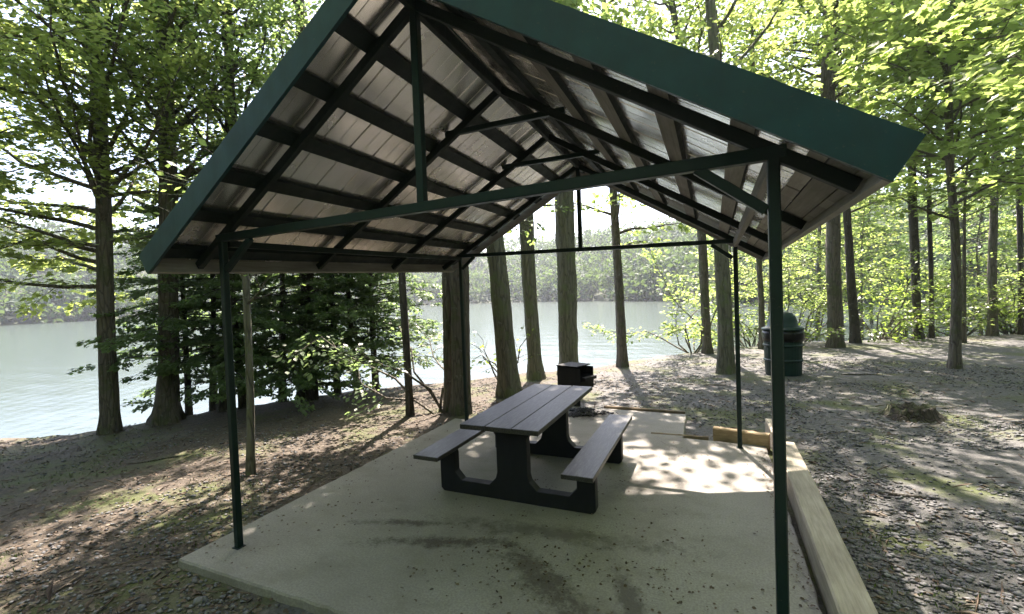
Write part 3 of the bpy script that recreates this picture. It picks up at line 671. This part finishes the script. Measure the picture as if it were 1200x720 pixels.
# explicit trees; pixels are where trunk axes cross the photograph, top row extends upwards
TT = [
 dict(seed=1, pix=[(129, 507), (127, 440), (123, 330), (120, 190), (114, 90), (107, 0)], w0=27, w1=18, H=13, zlo=3.3, nl=38, per=66, L=(1.8, 3.6), ztop=9.0, leaf=.085, label='thick grey trunk standing alone nearest the left edge at the lake bank', low=[(2.3, 3.9, 2.2, .15), (2.5, 3.1, 3.2, .1), (2.9, 3.8, 3.4, .15), (3.3, 4.2, 3.0, .2), (3.4, 2.8, 3.4, .2), (4.0, 3.9, 3.2, .2), (4.4, 2.5, 3.2, .2), (2.0, 2.4, 1.8, .1), (2.7, 3.3, 2.6, .15), (3.0, 4.6, 1.8, .2), (3.1, .5, 1.3, .2), (3.3, 2.4, 2.2, .2), (3.6, 3.6, 2.8, .2), (3.9, 1.3, 1.5, .2), (4.6, 3.2, 3.0, .25), (5.4, 4.2, 2.6, .3), (4.1, .6, 1.6, .3), (5.9, 1.2, 2.0, .3), (6.6, 3.4, 3.2, .3), (6.2, 5.0, 2.2, .3)], leafm='leaf_beech'),
 dict(seed=2, low=[(3.0, .5, 1.4, .3), (3.3, 2.2, 2.4, .2), (3.7, 3.4, 1.8, .2), (4.2, 1.2, 2.0, .3), (5.2, .5, 2.4, .9), (4.7, 2.4, 2.2, .3)], pix=[(195, 495), (197, 440), (198, 330), (197, 210), (194, 100), (189, 0)], w0=33, w1=17, H=14, zlo=3.9, nl=38, per=42, ztop=9.0, leaf=.085, label='flared forked trunk second from the left at the lake bank', flare=1.7, leafm='leaf_oak'),
 dict(seed=3, pix=[(597, 464), (590, 380), (582, 300), (574, 240)], w0=27, w1=22, H=17, nl=15, per=26, label='leaning mossy trunk just right of the rear left post', bark='bark_moss', low=[(3.6, 3.5, 1.0, .3), (3.4, .6, .8, .1), (4.2, 0, 1.2, .2), (2.9, 3.8, .8, .0), (4.4, 1.2, 1.3, .1)]),
 dict(seed=4, pix=[(628, 444), (622, 360), (617, 270), (613, 200)], w0=20, w1=17, H=18, nl=8, per=26, low=[(3.9, .5, 1.1, .1), (4.6, 3.6, 1.2, .1)], label='straight lichened trunk between the leaning trunk and the thickest one behind the grill', bark='bark_moss'),
 dict(seed=5, pix=[(667, 440), (664, 330), (661, 220), (664, 100), (667, 5)], w0=26, w1=20, H=19, nl=10, per=26, ztop=14, label='thickest lichened trunk rising directly behind the black grill', bark='bark_moss'),
 dict(seed=6, pix=[(730, 430), (725, 330), (719, 230), (716, 190)], w0=14, w1=9, H=11, zlo=5.6, nl=7, per=12, L=(1.3, 2.4), ztop=9, label='slender maple with leafy low branches right of the grill before the lake', leafm='leaf_maple', kind='maple', leaf=.16, low=[(3.4, .2, 1.8, .3), (3.9, 3.2, 1.6, .3), (4.4, 1.4, 1.6, .3), (4.9, 5.6, 1.8, .3), (3.0, .8, 1.3, .1), (3.7, 5.0, 1.5, .2), (5.3, 0, 1.6, .4)]),
 dict(seed=7, pix=[(829, 414), (826, 350), (822, 270), (812, 150), (793, 30), (786, 0)], w0=13, w1=8, H=15, label='thin bent trunk rising behind the shrub near the lake', low=[(3.2, .4, 1.7, .3), (4.6, 3.3, 1.8, .3), (5.4, 1, 2, .3)], leafm='leaf_maple', leaf=.13),
 dict(seed=8, pix=[(851, 437), (849, 360), (845, 290), (842, 170), (838, 70), (832, 0)], w0=22, w1=12, H=17, nl=9, per=26, label='mossy trunk standing between the rear right post and the front right post', bark='bark_moss', low=[(4.8, .4, 2, .3), (5.4, 3, 2, .3), (6.0, 5, 2, .3)], leafm='leaf_beech'),
 dict(seed=9, pix=[(980, 407), (977, 330), (976, 230), (970, 110), (973, 0)], w0=21, w1=17, H=19, label='stout dark trunk right of the trash bin rising above the roof corner', low=[(6.0, .6, 3.0, .4), (7.4, .2, 2.8, .5), (8.2, 3.0, 2.8, .4), (6.8, 3.4, 2.6, .4), (9, 1.3, 3, .4), (10, 5, 3, .3)], leafm='leaf_beech'),
 dict(seed=10, pix=[(1003, 401), (998, 340), (993, 260), (990, 220)], w0=14, w1=9, H=13, label='slim dark trunk close behind the stout one right of the bin', bark='bark_dark', low=[(4, .5, 2, .3), (5.5, 3, 2, .3)]),
 dict(seed=11, pix=[(1119, 432), (1121, 350), (1119, 260), (1113, 200), (1111, 100), (1109, 50), (1117, 0)], w0=17, w1=8, H=14, label='crooked maple trunk on the gravel rise nearest the right edge', leafm='leaf_maple', kind='maple', leaf=.15, zlo=3.6, nl=34, ztop=9, L=(1.8, 3.4), low=[(3.1, 3.6, 2.0, .5), (3.4, 4.6, 2.6, .2), (3.6, .2, 2.4, .2), (3.9, 5.4, 2.6, .15), (4.4, 2.6, 2, .3), (4.6, 4.2, 2.6, .2)]),
 dict(seed=12, pix=[(1076, 395), (1073, 330), (1070, 250)], w0=13, w1=11, H=15, label='straight dark trunk on the crest midway between stout and crooked trunks', bark='bark_dark', low=[(4, .5, 2, .3), (5, 3, 2, .3), (6, 1.7, 2, .3)]),
 dict(seed=13, pix=[(1092, 394), (1091, 320), (1089, 250)], w0=8, w1=6, H=11, label='very thin pole trunk beside the straight dark trunk on the crest', bark='bark_dark', zlo=4, nl=22, L=(1.2, 2.2), leafm='leaf_dark', kind='rhomb'),
 dict(seed=14, pix=[(1163, 391), (1163, 300), (1166, 200), (1172, 80), (1176, 0)], w0=14, w1=9, H=16, label='dark trunk rising from the crest near the right edge behind the maple', low=[(5, 3, 2.6, .3), (6.5, 1, 2.6, .3), (4, 4.5, 2, .3)], leafm='leaf_maple'),
 dict(seed=15, pix=[(1197, 391), (1196, 300), (1194, 200)], w0=10, w1=8, H=15, label='dark trunk cut by the right edge of the picture', bark='bark_dark', low=[(5, 3, 2.6, .3)]),
 dict(seed=16, pix=[(893, 409), (892, 350), (889, 300)], w0=9, w1=7, H=10, nl=9, L=(1.2, 2.4), label='slim brown trunk seen just left of the trash bin', low=[(3.4, .4, 1.7, .3), (3.0, 3, 1.5, .3)], zlo=4.5),
 dict(seed=17, pix=[(358, 466), (360, 400), (360, 330), (358, 280)], w0=21, w1=17, H=14, label='dark evergreen hemlock trunk with drooping boughs left of centre at the bank', bark='bark_dark', leafm='leaf_dark', name='hemlock_tree', zlo=3.4, nl=24, per=56, leaf=.085, L=(1.6, 2.6), ztop=9.5),
 dict(seed=18, pix=[(541, 484), (540, 400), (538, 320), (537, 290)], w0=26, w1=21, H=16, label='thick brown trunk standing right behind the rear left post', flare=1.25),
 dict(seed=19, pix=[(526, 482), (525, 400), (524, 320), (523, 290)], w0=12, w1=12, H=15, label='narrow trunk grown tight against the left of the trunk behind the post', flare=1.2),
 dict(seed=20, pix=[(481, 487), (477, 420), (472, 340), (470, 300)], w0=11, w1=9, H=11, label='slim dark bare trunk left of the rear left post', bark='bark_dark', zlo=3.4, nl=20, L=(1.2, 2.2), leafm='leaf_oak', flare=1.2),
 dict(seed=22, pix=[(262, 481), (266, 400), (268, 300), (270, 200)], w0=16, w1=13, H=13, zlo=4.2, nl=36, per=56, L=(1.8, 3.0), leaf=.095, ztop=9.5, label='slim trunk between the forked trunk and the front left post with a full dark crown', bark='bark_dark'),
 dict(seed=21, pix=[(294, 556), (294, 480), (291, 400), (288, 330), (287, 300)], w0=12, w1=8, H=3.5, label='pale mossy sapling just behind the front left post', bark='bark_moss', zlo=1.8, nl=8, L=(.4, .8), leaf=.08, per=9, flare=1.2, name='sapling', group=None),
]
for k in TT: tall_tree(**k)

def hemlock(seed, px, base_y, H, label, lo=.5, Lr=2.2, dens=1.0, leafm='leaf_dark', gp_='evergreens and saplings at the bank', back=0.0, name='hemlock_tree', leaf=.085, per=105):
    b = on_ground(px, base_y); d = unit(np.array([b[0]-CAM[0], b[1]-CAM[1], 0])); b = b+d*back; b[2] = float(gz(b[0], b[1]))
    T = Tree(seed); T.trunk([b, b+(T.r.normal(0, .1), T.r.normal(0, .1), H*.5), b+(T.r.normal(0, .2), T.r.normal(0, .2), H)], [.03+H*.009, .02+H*.005, .012], n=8, flare=1.2)
    n = int(H*8.5*dens)
    for i in range(n):
        t = (i+.5)/n; z = b[2]+lo+(H-lo)*t; p, rr = T.at(z); a = i*2.4+T.r.uniform(-.5, .5); Ln = Lr*(1-t*.8)*T.r.uniform(.65, 1.15)
        T.limb(p, np.array([math.cos(a), math.sin(a), .12]), max(.4, Ln), .018, .0, .08, .5, leaf=leaf, per=per, tw=.5, start=.15, flat=.3, twigr=False)
    return T.finish(name, 'bark_dark', leafm, 'rhomb', label, 'tree', gp_, b)
hemlock(30, 330, 466, 6.0, 'dark hemlock with drooping boughs left of the hemlock trunk', 0.4, 2.6, 1.3)
hemlock(31, 395, 460, 5.5, 'dark hemlock bough mass right of the hemlock trunk', 0.7, 2.2, 1.2)
hemlock(32, 250, 482, 5.0, 'dark green young hemlock between the forked trunk and the front left post', .9, 2.2, 1.1, back=.3)
hemlock(34, 285, 478, 5.5, 'low hemlock boughs sweeping over the bank left of the front left post', .3, 2.4, 1.2)
hemlock(35, 370, 470, 4.5, 'low dark hemlock in front of the hemlock trunk with boughs over the water', .3, 2.0, 1.0, back=.2)
hemlock(36, 418, 458, 5.5, 'green hemlock just left of the slim dark bare trunk over the water', .8, 2.1, 1.2)
hemlock(37, 222, 487, 4.6, 'soft green hemlock sapling filling the gap right of the forked trunk', 1.0, 2.0, 1.1, back=.2)
hemlock(33, 440, 455, 6.0, 'feathery hemlock behind the slim dark bare trunk', 1.2, 1.9, 1.2)

def shrub(seed, px, base_y, Hh, spread, label, leafm='leaf_shrub', n=16, back=0.0, leaf=.11, per=24, group='shrubs along the bank', dirx=0, kind='rhomb', start=.45, bark='bark'):
    b = on_ground(px, base_y); d = unit(np.array([b[0]-CAM[0], b[1]-CAM[1], 0])); b = b+d*back; b[2] = float(gz(b[0], b[1])); T = Tree(seed)
    for i in range(n):
        a = i*2.4; q = b+np.array([math.cos(a), math.sin(a), 0])*.08; q[2] -= .05
        dd = np.array([math.cos(a)*spread+dirx*rt[0], math.sin(a)*spread+dirx*rt[1], 1.0]); T.limb(q, dd, Hh*T.r.uniform(.6, 1.15), .026, .0, .34, droop=.3, leaf=leaf, per=per, tw=.5, start=start, flat=.6)
    root = empty('shrub', tuple(b)); tag(root, label, 'shrub', group)
    t = T.g.obj('stems', M[bark], root); leaves('foliage', np.concatenate(T.P), np.concatenate(T.D), np.concatenate(T.N), np.concatenate(T.S), kind, M[leafm], root, off=tuple(b)); return root
shrub(40, 516, 484, 2.6, .45, 'crooked leafy shrub leaning left from the base of the trunk behind the rear post', dirx=-.5, n=5, start=.5, leafm='leaf_dark', leaf=.10)
shrub(41, 812, 414, 3.3, .6, 'leafy shrub with bare twisting stems by the water behind the table end', n=8, start=.4, leafm='leaf_maple', dirx=-.2, leaf=.13)
shrub(42, 880, 405, 3.4, .6, 'twiggy laurel thicket left of the trash bin', n=12, start=.4, back=1)
shrub(43, 940, 402, 3.6, .6, 'yellow green laurel thicket behind the trash bin', n=11, start=.35, leafm='leaf_maple', back=1)
shrub(44, 1035, 398, 3.4, .7, 'leafy bush on the crest between the slim dark trunk and the straight one', n=14, start=.25, back=1)
shrub(45, 1125, 394, 3.6, .7, 'leafy bush behind the crooked maple trunk', n=14, start=.2, back=1.5, leafm='leaf_maple')
shrub(46, 1185, 391, 3.8, .7, 'broad bush filling the right edge behind the crest', n=16, start=.15, back=1.5)
shrub(47, 1060, 396, 3.4, .5, 'pale bush in the sun beyond the straight dark trunk', n=12, start=.2, back=5)
shrub(48, 590, 450, 1.6, .5, 'small twiggy shrub at the bank behind the leaning trunk', n=5, back=.2, per=5)
# young maples whose sprays hang into the view on the left and right
def young(seed, x, y, H, L, label, leafm='leaf_maple', lo=1.2, nl=30, leaf=.12, per=26, kind='maple', group='young trees among the trunks'):
    b = np.array([x, y, float(gz(x, y))]); T = Tree(seed); T.trunk([b, b+(T.r.normal(0, .15), T.r.normal(0, .15), H*.5), b+(T.r.normal(0, .3), T.r.normal(0, .3), H)], [.035+H*.004, .03, .012], n=8, flare=1.3)
    for i in range(nl):
        t = (i+.5)/nl; z = b[2]+lo+(H-lo)*t; p, rr = T.at(z); a = i*2.4+T.r.uniform(-.5, .5)
        T.limb(p, np.array([math.cos(a), math.sin(a), T.r.uniform(.1, .5)]), L*T.r.uniform(.6, 1.2)*(1-.45*t), .018, .1, .10, .35, leaf=leaf, per=per, tw=.55, start=.2, flat=.4)
    return T.finish('young_tree', 'bark', leafm, kind, label, 'tree', group, b)
def Ypx(seed, px, depth, *a, **k):
    p = sight(px, 400, depth); return young(seed, p[0], p[1], *a, **k)
Ypx(50, -130, 6.6, 7.5, 3.0, 'yellow green young maple leaning over the water at the far left edge', leafm='leaf_beech', lo=2.2, nl=26)
Ypx(52, -60, 7.5, 11, 2.6, 'young maple outside the left edge reaching in above the water', lo=4.6, nl=30)
Ypx(53, 1129, 13.3, 8.5, 2.4, 'bright young maple right of the roof corner', lo=3.6, nl=32)
Ypx(54, 1345, 5.6, 7.5, 2.9, 'young maple reaching in from the right edge', lo=2.6, nl=30, leaf=.13)
Ypx(55, 900, 17, 9.0, 2.2, 'sunlit young tree behind the trash bin', leafm='leaf_beech', lo=2.0, nl=30, kind='rhomb')
Ypx(56, 1150, 21, 8.5, 2.5, 'young tree past the crest behind the crooked maple', lo=1.0, nl=34, kind='rhomb', leaf=.16)
Ypx(57, 1010, 22, 8.5, 2.5, 'young tree past the crest right of the slim dark trunk', lo=1.0, nl=34, kind='rhomb', leaf=.16)
Ypx(58, 1240, 20, 8.5, 2.6, 'young tree past the crest at the right edge', lo=1.0, nl=34, kind='rhomb', leaf=.16)

# woods further off: beyond the crest to the right plus unseen trees added around the clearing
far_spots = []
for i in range(20):
    th = rng.uniform(.02, .75); rc = float(np.interp(th, CR[:, 0], CR[:, 1])); r_ = rc+rng.uniform(3.5, 26)
    far_spots.append((th, r_))
N_FRAME = len(far_spots)
for (th, r_) in [(-2.2, 16), (-2.35, 7.5), (-2.8, 8.5), (2.75, 13), (2.6, 5.5), (-2.7, 4.5), (1.6, 5.2), (2.15, 7), (-2.1, 5.5), (1.2, 7), (2.3, 14), (1.75, 8), (1.9, 17), (1.35, 12.5), (1.0, 14), (-2.9, 16), (-1.9, 8.5), (3.1, 6.5), (-1.75, 13), (-2.1, 10), (-2.6, 12), (3.0, 11), (2.5, 9), (2.0, 12), (1.5, 10), (1.15, 9), (.85, 12), (.7, 17), (1.3, 18), (-1.55, 11.5)]: far_spots.append((th, r_))  # unseen trees added beside and behind the camera to cut skylight and reflections
PROTO = []
def woodland(i, b):
    T = Tree(200+i); H = T.r.uniform(13, 18); r1 = T.r.uniform(.09, .16)
    T.trunk([b, b+(T.r.normal(0, .2), T.r.normal(0, .2), H*.5), b+(T.r.normal(0, .5), T.r.normal(0, .5), H)], [r1, r1*.75, .03], n=9)
    ever = i % 4 == 0; nl = 36; lo = (1.6, 4.0, 2.2, 1.6, 5.0, 2.4, 1.5, 3.0)[i]
    for j in range(nl):
        t = (j+.5)/nl; z = lo+(H-lo)*t+b[2]; p, rr = T.at(z); a = j*2.4+T.r.uniform(-.5, .5)
        T.limb(p, np.array([math.cos(a), math.sin(a), .1 if ever else .35]), T.r.uniform(2.2, 4.0)*(1-.5*t), min(.04, rr*.5), .1, .10, .3, leaf=.20, per=15, tw=.85, start=.2, flat=.7, twigr=False)
    return T.finish('woodland_tree', 'bark', 'leaf_dark' if ever else ('leaf_oak', 'leaf_beech', 'leaf_maple')[i % 3], 'rhomb', None, None, None, b)
def spot_px(th): return math.tan(th-YAW)*FPX+600
ordn = ['first', 'second', 'third', 'fourth', 'fifth', 'sixth', 'seventh', 'eighth', 'ninth', 'tenth', 'eleventh', 'twelfth', 'thirteenth', 'fourteenth', 'fifteenth', 'sixteenth', 'seventeenth', 'eighteenth', 'nineteenth', 'twentieth']
shown = sorted([k for k, (th, r_) in enumerate(far_spots) if k < N_FRAME and spot_px(th) < 1215], key=lambda k: far_spots[k][0])
cnt = {0: 0, 1: 0}
lab = {}
for k in shown:
    e = 1 if k % 8 in (0, 4) else 0
    lab[k] = ('dark evergreen standing past the crest, %s dark one from the trash bin rightward' if e else 'leafy tree of the woods past the crest, %s leafy one from the bin rightward') % (ordn[cnt[e]] if cnt[e] < 20 else 'last'); cnt[e] += 1
for i, (th, r_) in enumerate(far_spots):
    x = CAM[0]+math.sin(th)*r_; y = CAM[1]+math.cos(th)*r_; b = np.array([x, y, float(gz(x, y))])
    if i < 8: o = woodland(i, b); PROTO.append(o)
    else:
        src = PROTO[i % 8]; o = src.copy(); COL.objects.link(o); o.location = b; o.rotation_euler = (0, 0, rng.uniform(0, 6.28)); f = rng.uniform(.85, 1.1); o.scale = (f, f, f)
        for ch in src.children: c = ch.copy(); COL.objects.link(c); c.parent = o
    if i in lab: tag(o, lab[i], 'tree', 'trees of the woods past the crest')
    else: tag(o, 'unseen tree added outside the picture, filling out the woods and screening skylight', 'tree', 'surrounding trees outside the picture')

# ------------------------------------------------------------------ loose stuff on the ground
def scatter(n, f):
    r_ = 0.9+13*rng.random(n)**1.5; th = YAW+rng.uniform(-1.05, 1.05, n); x = CAM[0]+np.sin(th)*r_; y = CAM[1]+np.cos(th)*r_
    on = (x > -.32) & (x < 4.16) & (y > -1.3) & (y < 3.95) & ~((x < 3.95) & (y < -.30)); on |= (x > 1.1) & (x < 3.1) & (y > 3.6) & (y < 5.0)
    on |= (x > 3.93) & (x < 4.15) & (y < 4.4) & (y > -1.3)
    k = f(x, y) & ~on & ((vnoise(x*.55+7, y*.55, 61)+.4*vnoise(x*2.3, y*2.3, 62) < .93) | (rng.random(n) < .18)) & (np.hypot(x-CAM[0], y-CAM[1]) < np.interp(th, CR[:, 0], CR[:, 1])-.2); return x[k], y[k]
def gravel():
    x, y = scatter(105000, lambda x, y: rng.random(len(x)) < np.clip(.30+.6*sstep(3, 5, x)+.3*sstep(-2, 1, x)*sstep(1, -1, y)-1.1*sstep(.52, .66, vnoise(x*.8, y*.8, 21)), .03, 1))
    n = len(x); z = gz(x, y); s = rng.uniform(.007, .021, n)*(1+.5*(rng.random(n) > .93))
    o = np.array([(1, 0, 0), (0, 1, 0), (-1, 0, 0), (0, -1, 0), (0, 0, .6), (0, 0, -.6)], float)
    V = o[None]*s[:, None, None]*rng.uniform(.6, 1.35, (n, 6, 1)); a = rng.uniform(0, 6.28, n); c, d = np.cos(a)[:, None], np.sin(a)[:, None]
    X = V[..., 0]*c-V[..., 1]*d*1.0; Y = V[..., 0]*d+V[..., 1]*c; V = np.stack([X*1.25, Y, V[..., 2]+rng.normal(0, .15, (n, 6))*s[:, None]], -1)+np.stack([x, y, z+s*.3], -1)[:, None]
    F = [(0, 1, 4), (1, 2, 4), (2, 3, 4), (3, 0, 4), (1, 0, 5), (2, 1, 5), (3, 2, 5), (0, 3, 5)]
    ob = fast_mesh('gravel', V, 6, F, M['stones']); tag(ob, 'loose grey gravel stones spread over the forest ground', 'gravel', kind='stuff')
gravel()
def litter(x, y, z, name, label, sc=1.0):
    n = len(x); P = np.stack([x, y, z+rng.uniform(.002, .014, n)], -1); D = rng.normal(size=(n, 3)); D[:, 2] *= .12; N = np.array([0, 0, 1.])+rng.normal(0, .32, (n, 3))
    ob = leaves(name, P, D, N, rng.uniform(.016, .048, n)*sc, 'oval', M['litter']); tag(ob, label, 'leaf litter', kind='stuff')
x, y = scatter(60000, lambda x, y: rng.random(len(x)) < np.clip(.05+.75*sstep(3.5, -1, x)+.4*sstep(.5, .7, vnoise(x*.7, y*.7, 33))+.3*sstep(5, 8, y), .1, 1))
litter(x, y, gz(x, y), 'leaf_litter', 'dry brown fallen leaves scattered over the forest ground')
n = 1300; x = rng.uniform(-.2, 3.9, n); y = rng.uniform(-.2, 3.6, n); k = (vnoise(x*1.3, y*1.3, 8) > .58) | (rng.random(n) < .12); x, y = x[k], y[k]
xe = np.concatenate([rng.uniform(3.80, 3.92, 260), rng.uniform(1.4, 2.6, 200), rng.normal(3.0, .22, 130)]); ye = np.concatenate([rng.uniform(-.2, 3.6, 260), rng.normal(.45, .28, 200), rng.normal(.6, .25, 130)]); x = np.append(x, xe); y = np.append(y, ye)
litter(x, y, np.full(len(x), .001), 'leaf_crumbs', 'small dark leaf crumbs scattered on the concrete pad', .62)
def grass():
    x, y = scatter(90000, lambda x, y: (vnoise(x*1.1, y*1.1, 44)+.35*vnoise(x*4, y*4, 45) > .88) & (rng.random(len(x)) < .8))
    n = len(x); P = np.stack([x, y, gz(x, y)-.004], -1); D = rng.normal(0, .45, (n, 3)); D[:, 2] = 1; N = rng.normal(size=(n, 3))
    leaves('moss_and_grass', P, D, N, rng.uniform(.012, .04, n), 'needle', M['grass']); tag(bpy.data.objects['moss_and_grass'], 'thin green moss and grass tufts in the gravel', 'grass', kind='stuff')
grass()
def twigs():
    x, y = scatter(5200, lambda x, y: rng.random(len(x)) < .8)
    n = len(x); P = np.stack([x, y, gz(x, y)+.012], -1); D = rng.normal(size=(n, 3)); D[:, 2] *= .08; D /= np.linalg.norm(D, axis=1, keepdims=True)
    L = rng.uniform(.04, .16, n)*(1+1.6*(rng.random(n) > .93)); X = np.cross(D, np.tile([0, 0, 1.], (n, 1))); X /= np.linalg.norm(X, axis=1, keepdims=True); Z = np.cross(X, D); w_ = rng.uniform(.0015, .0045, n)
    T = np.array([(-1, 0, -1), (1, 0, -1), (0, 0, 1), (-1, .5, -1), (1, .55, -1), (.2, .5, 1), (-.5, 1, -.5), (.5, 1, -.5), (0, 1, .5)])
    bend = rng.normal(0, .02, (n, 1)); Tx = T[None, :, 0]*w_[:, None]+bend*(T[None, :, 1] == .5); V = P[:, None]+Tx[..., None]*X[:, None]+(T[None, :, 1]*L[:, None])[..., None]*D[:, None]+(T[None, :, 2]*w_[:, None])[..., None]*Z[:, None]
    F = [(0, 1, 4, 3), (1, 2, 5, 4), (2, 0, 3, 5), (3, 4, 7, 6), (4, 5, 8, 7), (5, 3, 6, 8)]
    tag(fast_mesh('twigs', V, 9, F, M['litter']), 'small dead twigs strewn over the forest ground', 'twigs', kind='stuff')
twigs()
# ash and charcoal heap below the grill
def ash():
    n = 900; a = rng.uniform(0, 6.28, n); q = .26*np.sqrt(rng.random(n))*(1+.35*np.sin(3*a+1)+.25*np.sin(5*a))*rng.uniform(.8, 1.25, n); x = 1.56+q*np.cos(a); y = 4.55+q*.75*np.sin(a); z = .004+.05*np.clip(1-q/.32, 0, 1)
    s = rng.uniform(.010, .028, n); o = np.array([(1, 0, 0), (0, 1, 0), (-1, 0, 0), (0, -1, 0), (0, 0, .8), (0, 0, -.8)], float)
    V = o[None]*s[:, None, None]*rng.uniform(.6, 1.3, (n, 6, 1))+np.stack([x, y, z], -1)[:, None]
    ob = fast_mesh('charcoal_heap', V, 6, [(0, 1, 4), (1, 2, 4), (2, 3, 4), (3, 0, 4), (1, 0, 5), (2, 1, 5), (3, 2, 5), (0, 3, 5)], M['bag']); tag(ob, 'dark spilled charcoal on the pad below the grill', 'charcoal', kind='stuff')
ash()
# fallen sticks
for i, (px, py, L, a, rad, lb) in enumerate([(1060, 583, .35, -.3, .012, 'dead stick lying in the gravel below the stump'), (1030, 604, .3, .4, .010, 'short twig in the gravel beside the border timber'), (640, 470, .0, 0, 0, ''), (185, 540, .8, .5, .012, 'fallen branch on the leaf litter left of the sapling'), (420, 500, .6, -.2, .010, 'thin fallen branch near the slim dark trunk'), (840, 452, .5, .2, .012, 'fallen branch in front of the mossy trunk'), (1010, 440, .7, 0, .014, 'fallen branch on the ground right of the trash bin')]):
    if L == 0: continue
    p = on_ground(px, py); pts = []
    for t in np.linspace(-.5, .5, 6):
        x = p[0]+math.cos(a)*L*t+random.uniform(-.01, .01); y = p[1]+math.sin(a)*L*t+random.uniform(-.015, .015); pts.append((x, y, float(gz(x, y))+rad))
    tag(G().tube(pts, [rad*.5, rad, rad*1.1, rad, rad*.8, rad*.4], 6).obj('stick', M['bark']), lb, 'stick', 'fallen sticks')

# ------------------------------------------------------------------ summer haze over the lake
HZ = 0.0005
g = G().box(-445, 445, -445, 445, -12.0, 62)
hz = g.obj('haze', ()); hm = bpy.data.materials.new('haze'); hm.use_nodes = True; hn = hm.node_tree
hn.nodes.remove(hn.nodes['Principled BSDF']); pv = hn.nodes.new('ShaderNodeVolumePrincipled'); pv.inputs['Color'].default_value = (.86, .92, 1.0, 1)
pv.inputs['Density'].default_value = HZ; pv.inputs['Anisotropy'].default_value = .45
hn.links.new(pv.outputs[0], hn.nodes['Material Output'].inputs['Volume']); hz.data.materials.append(hm); tag(hz, kind='stuff')
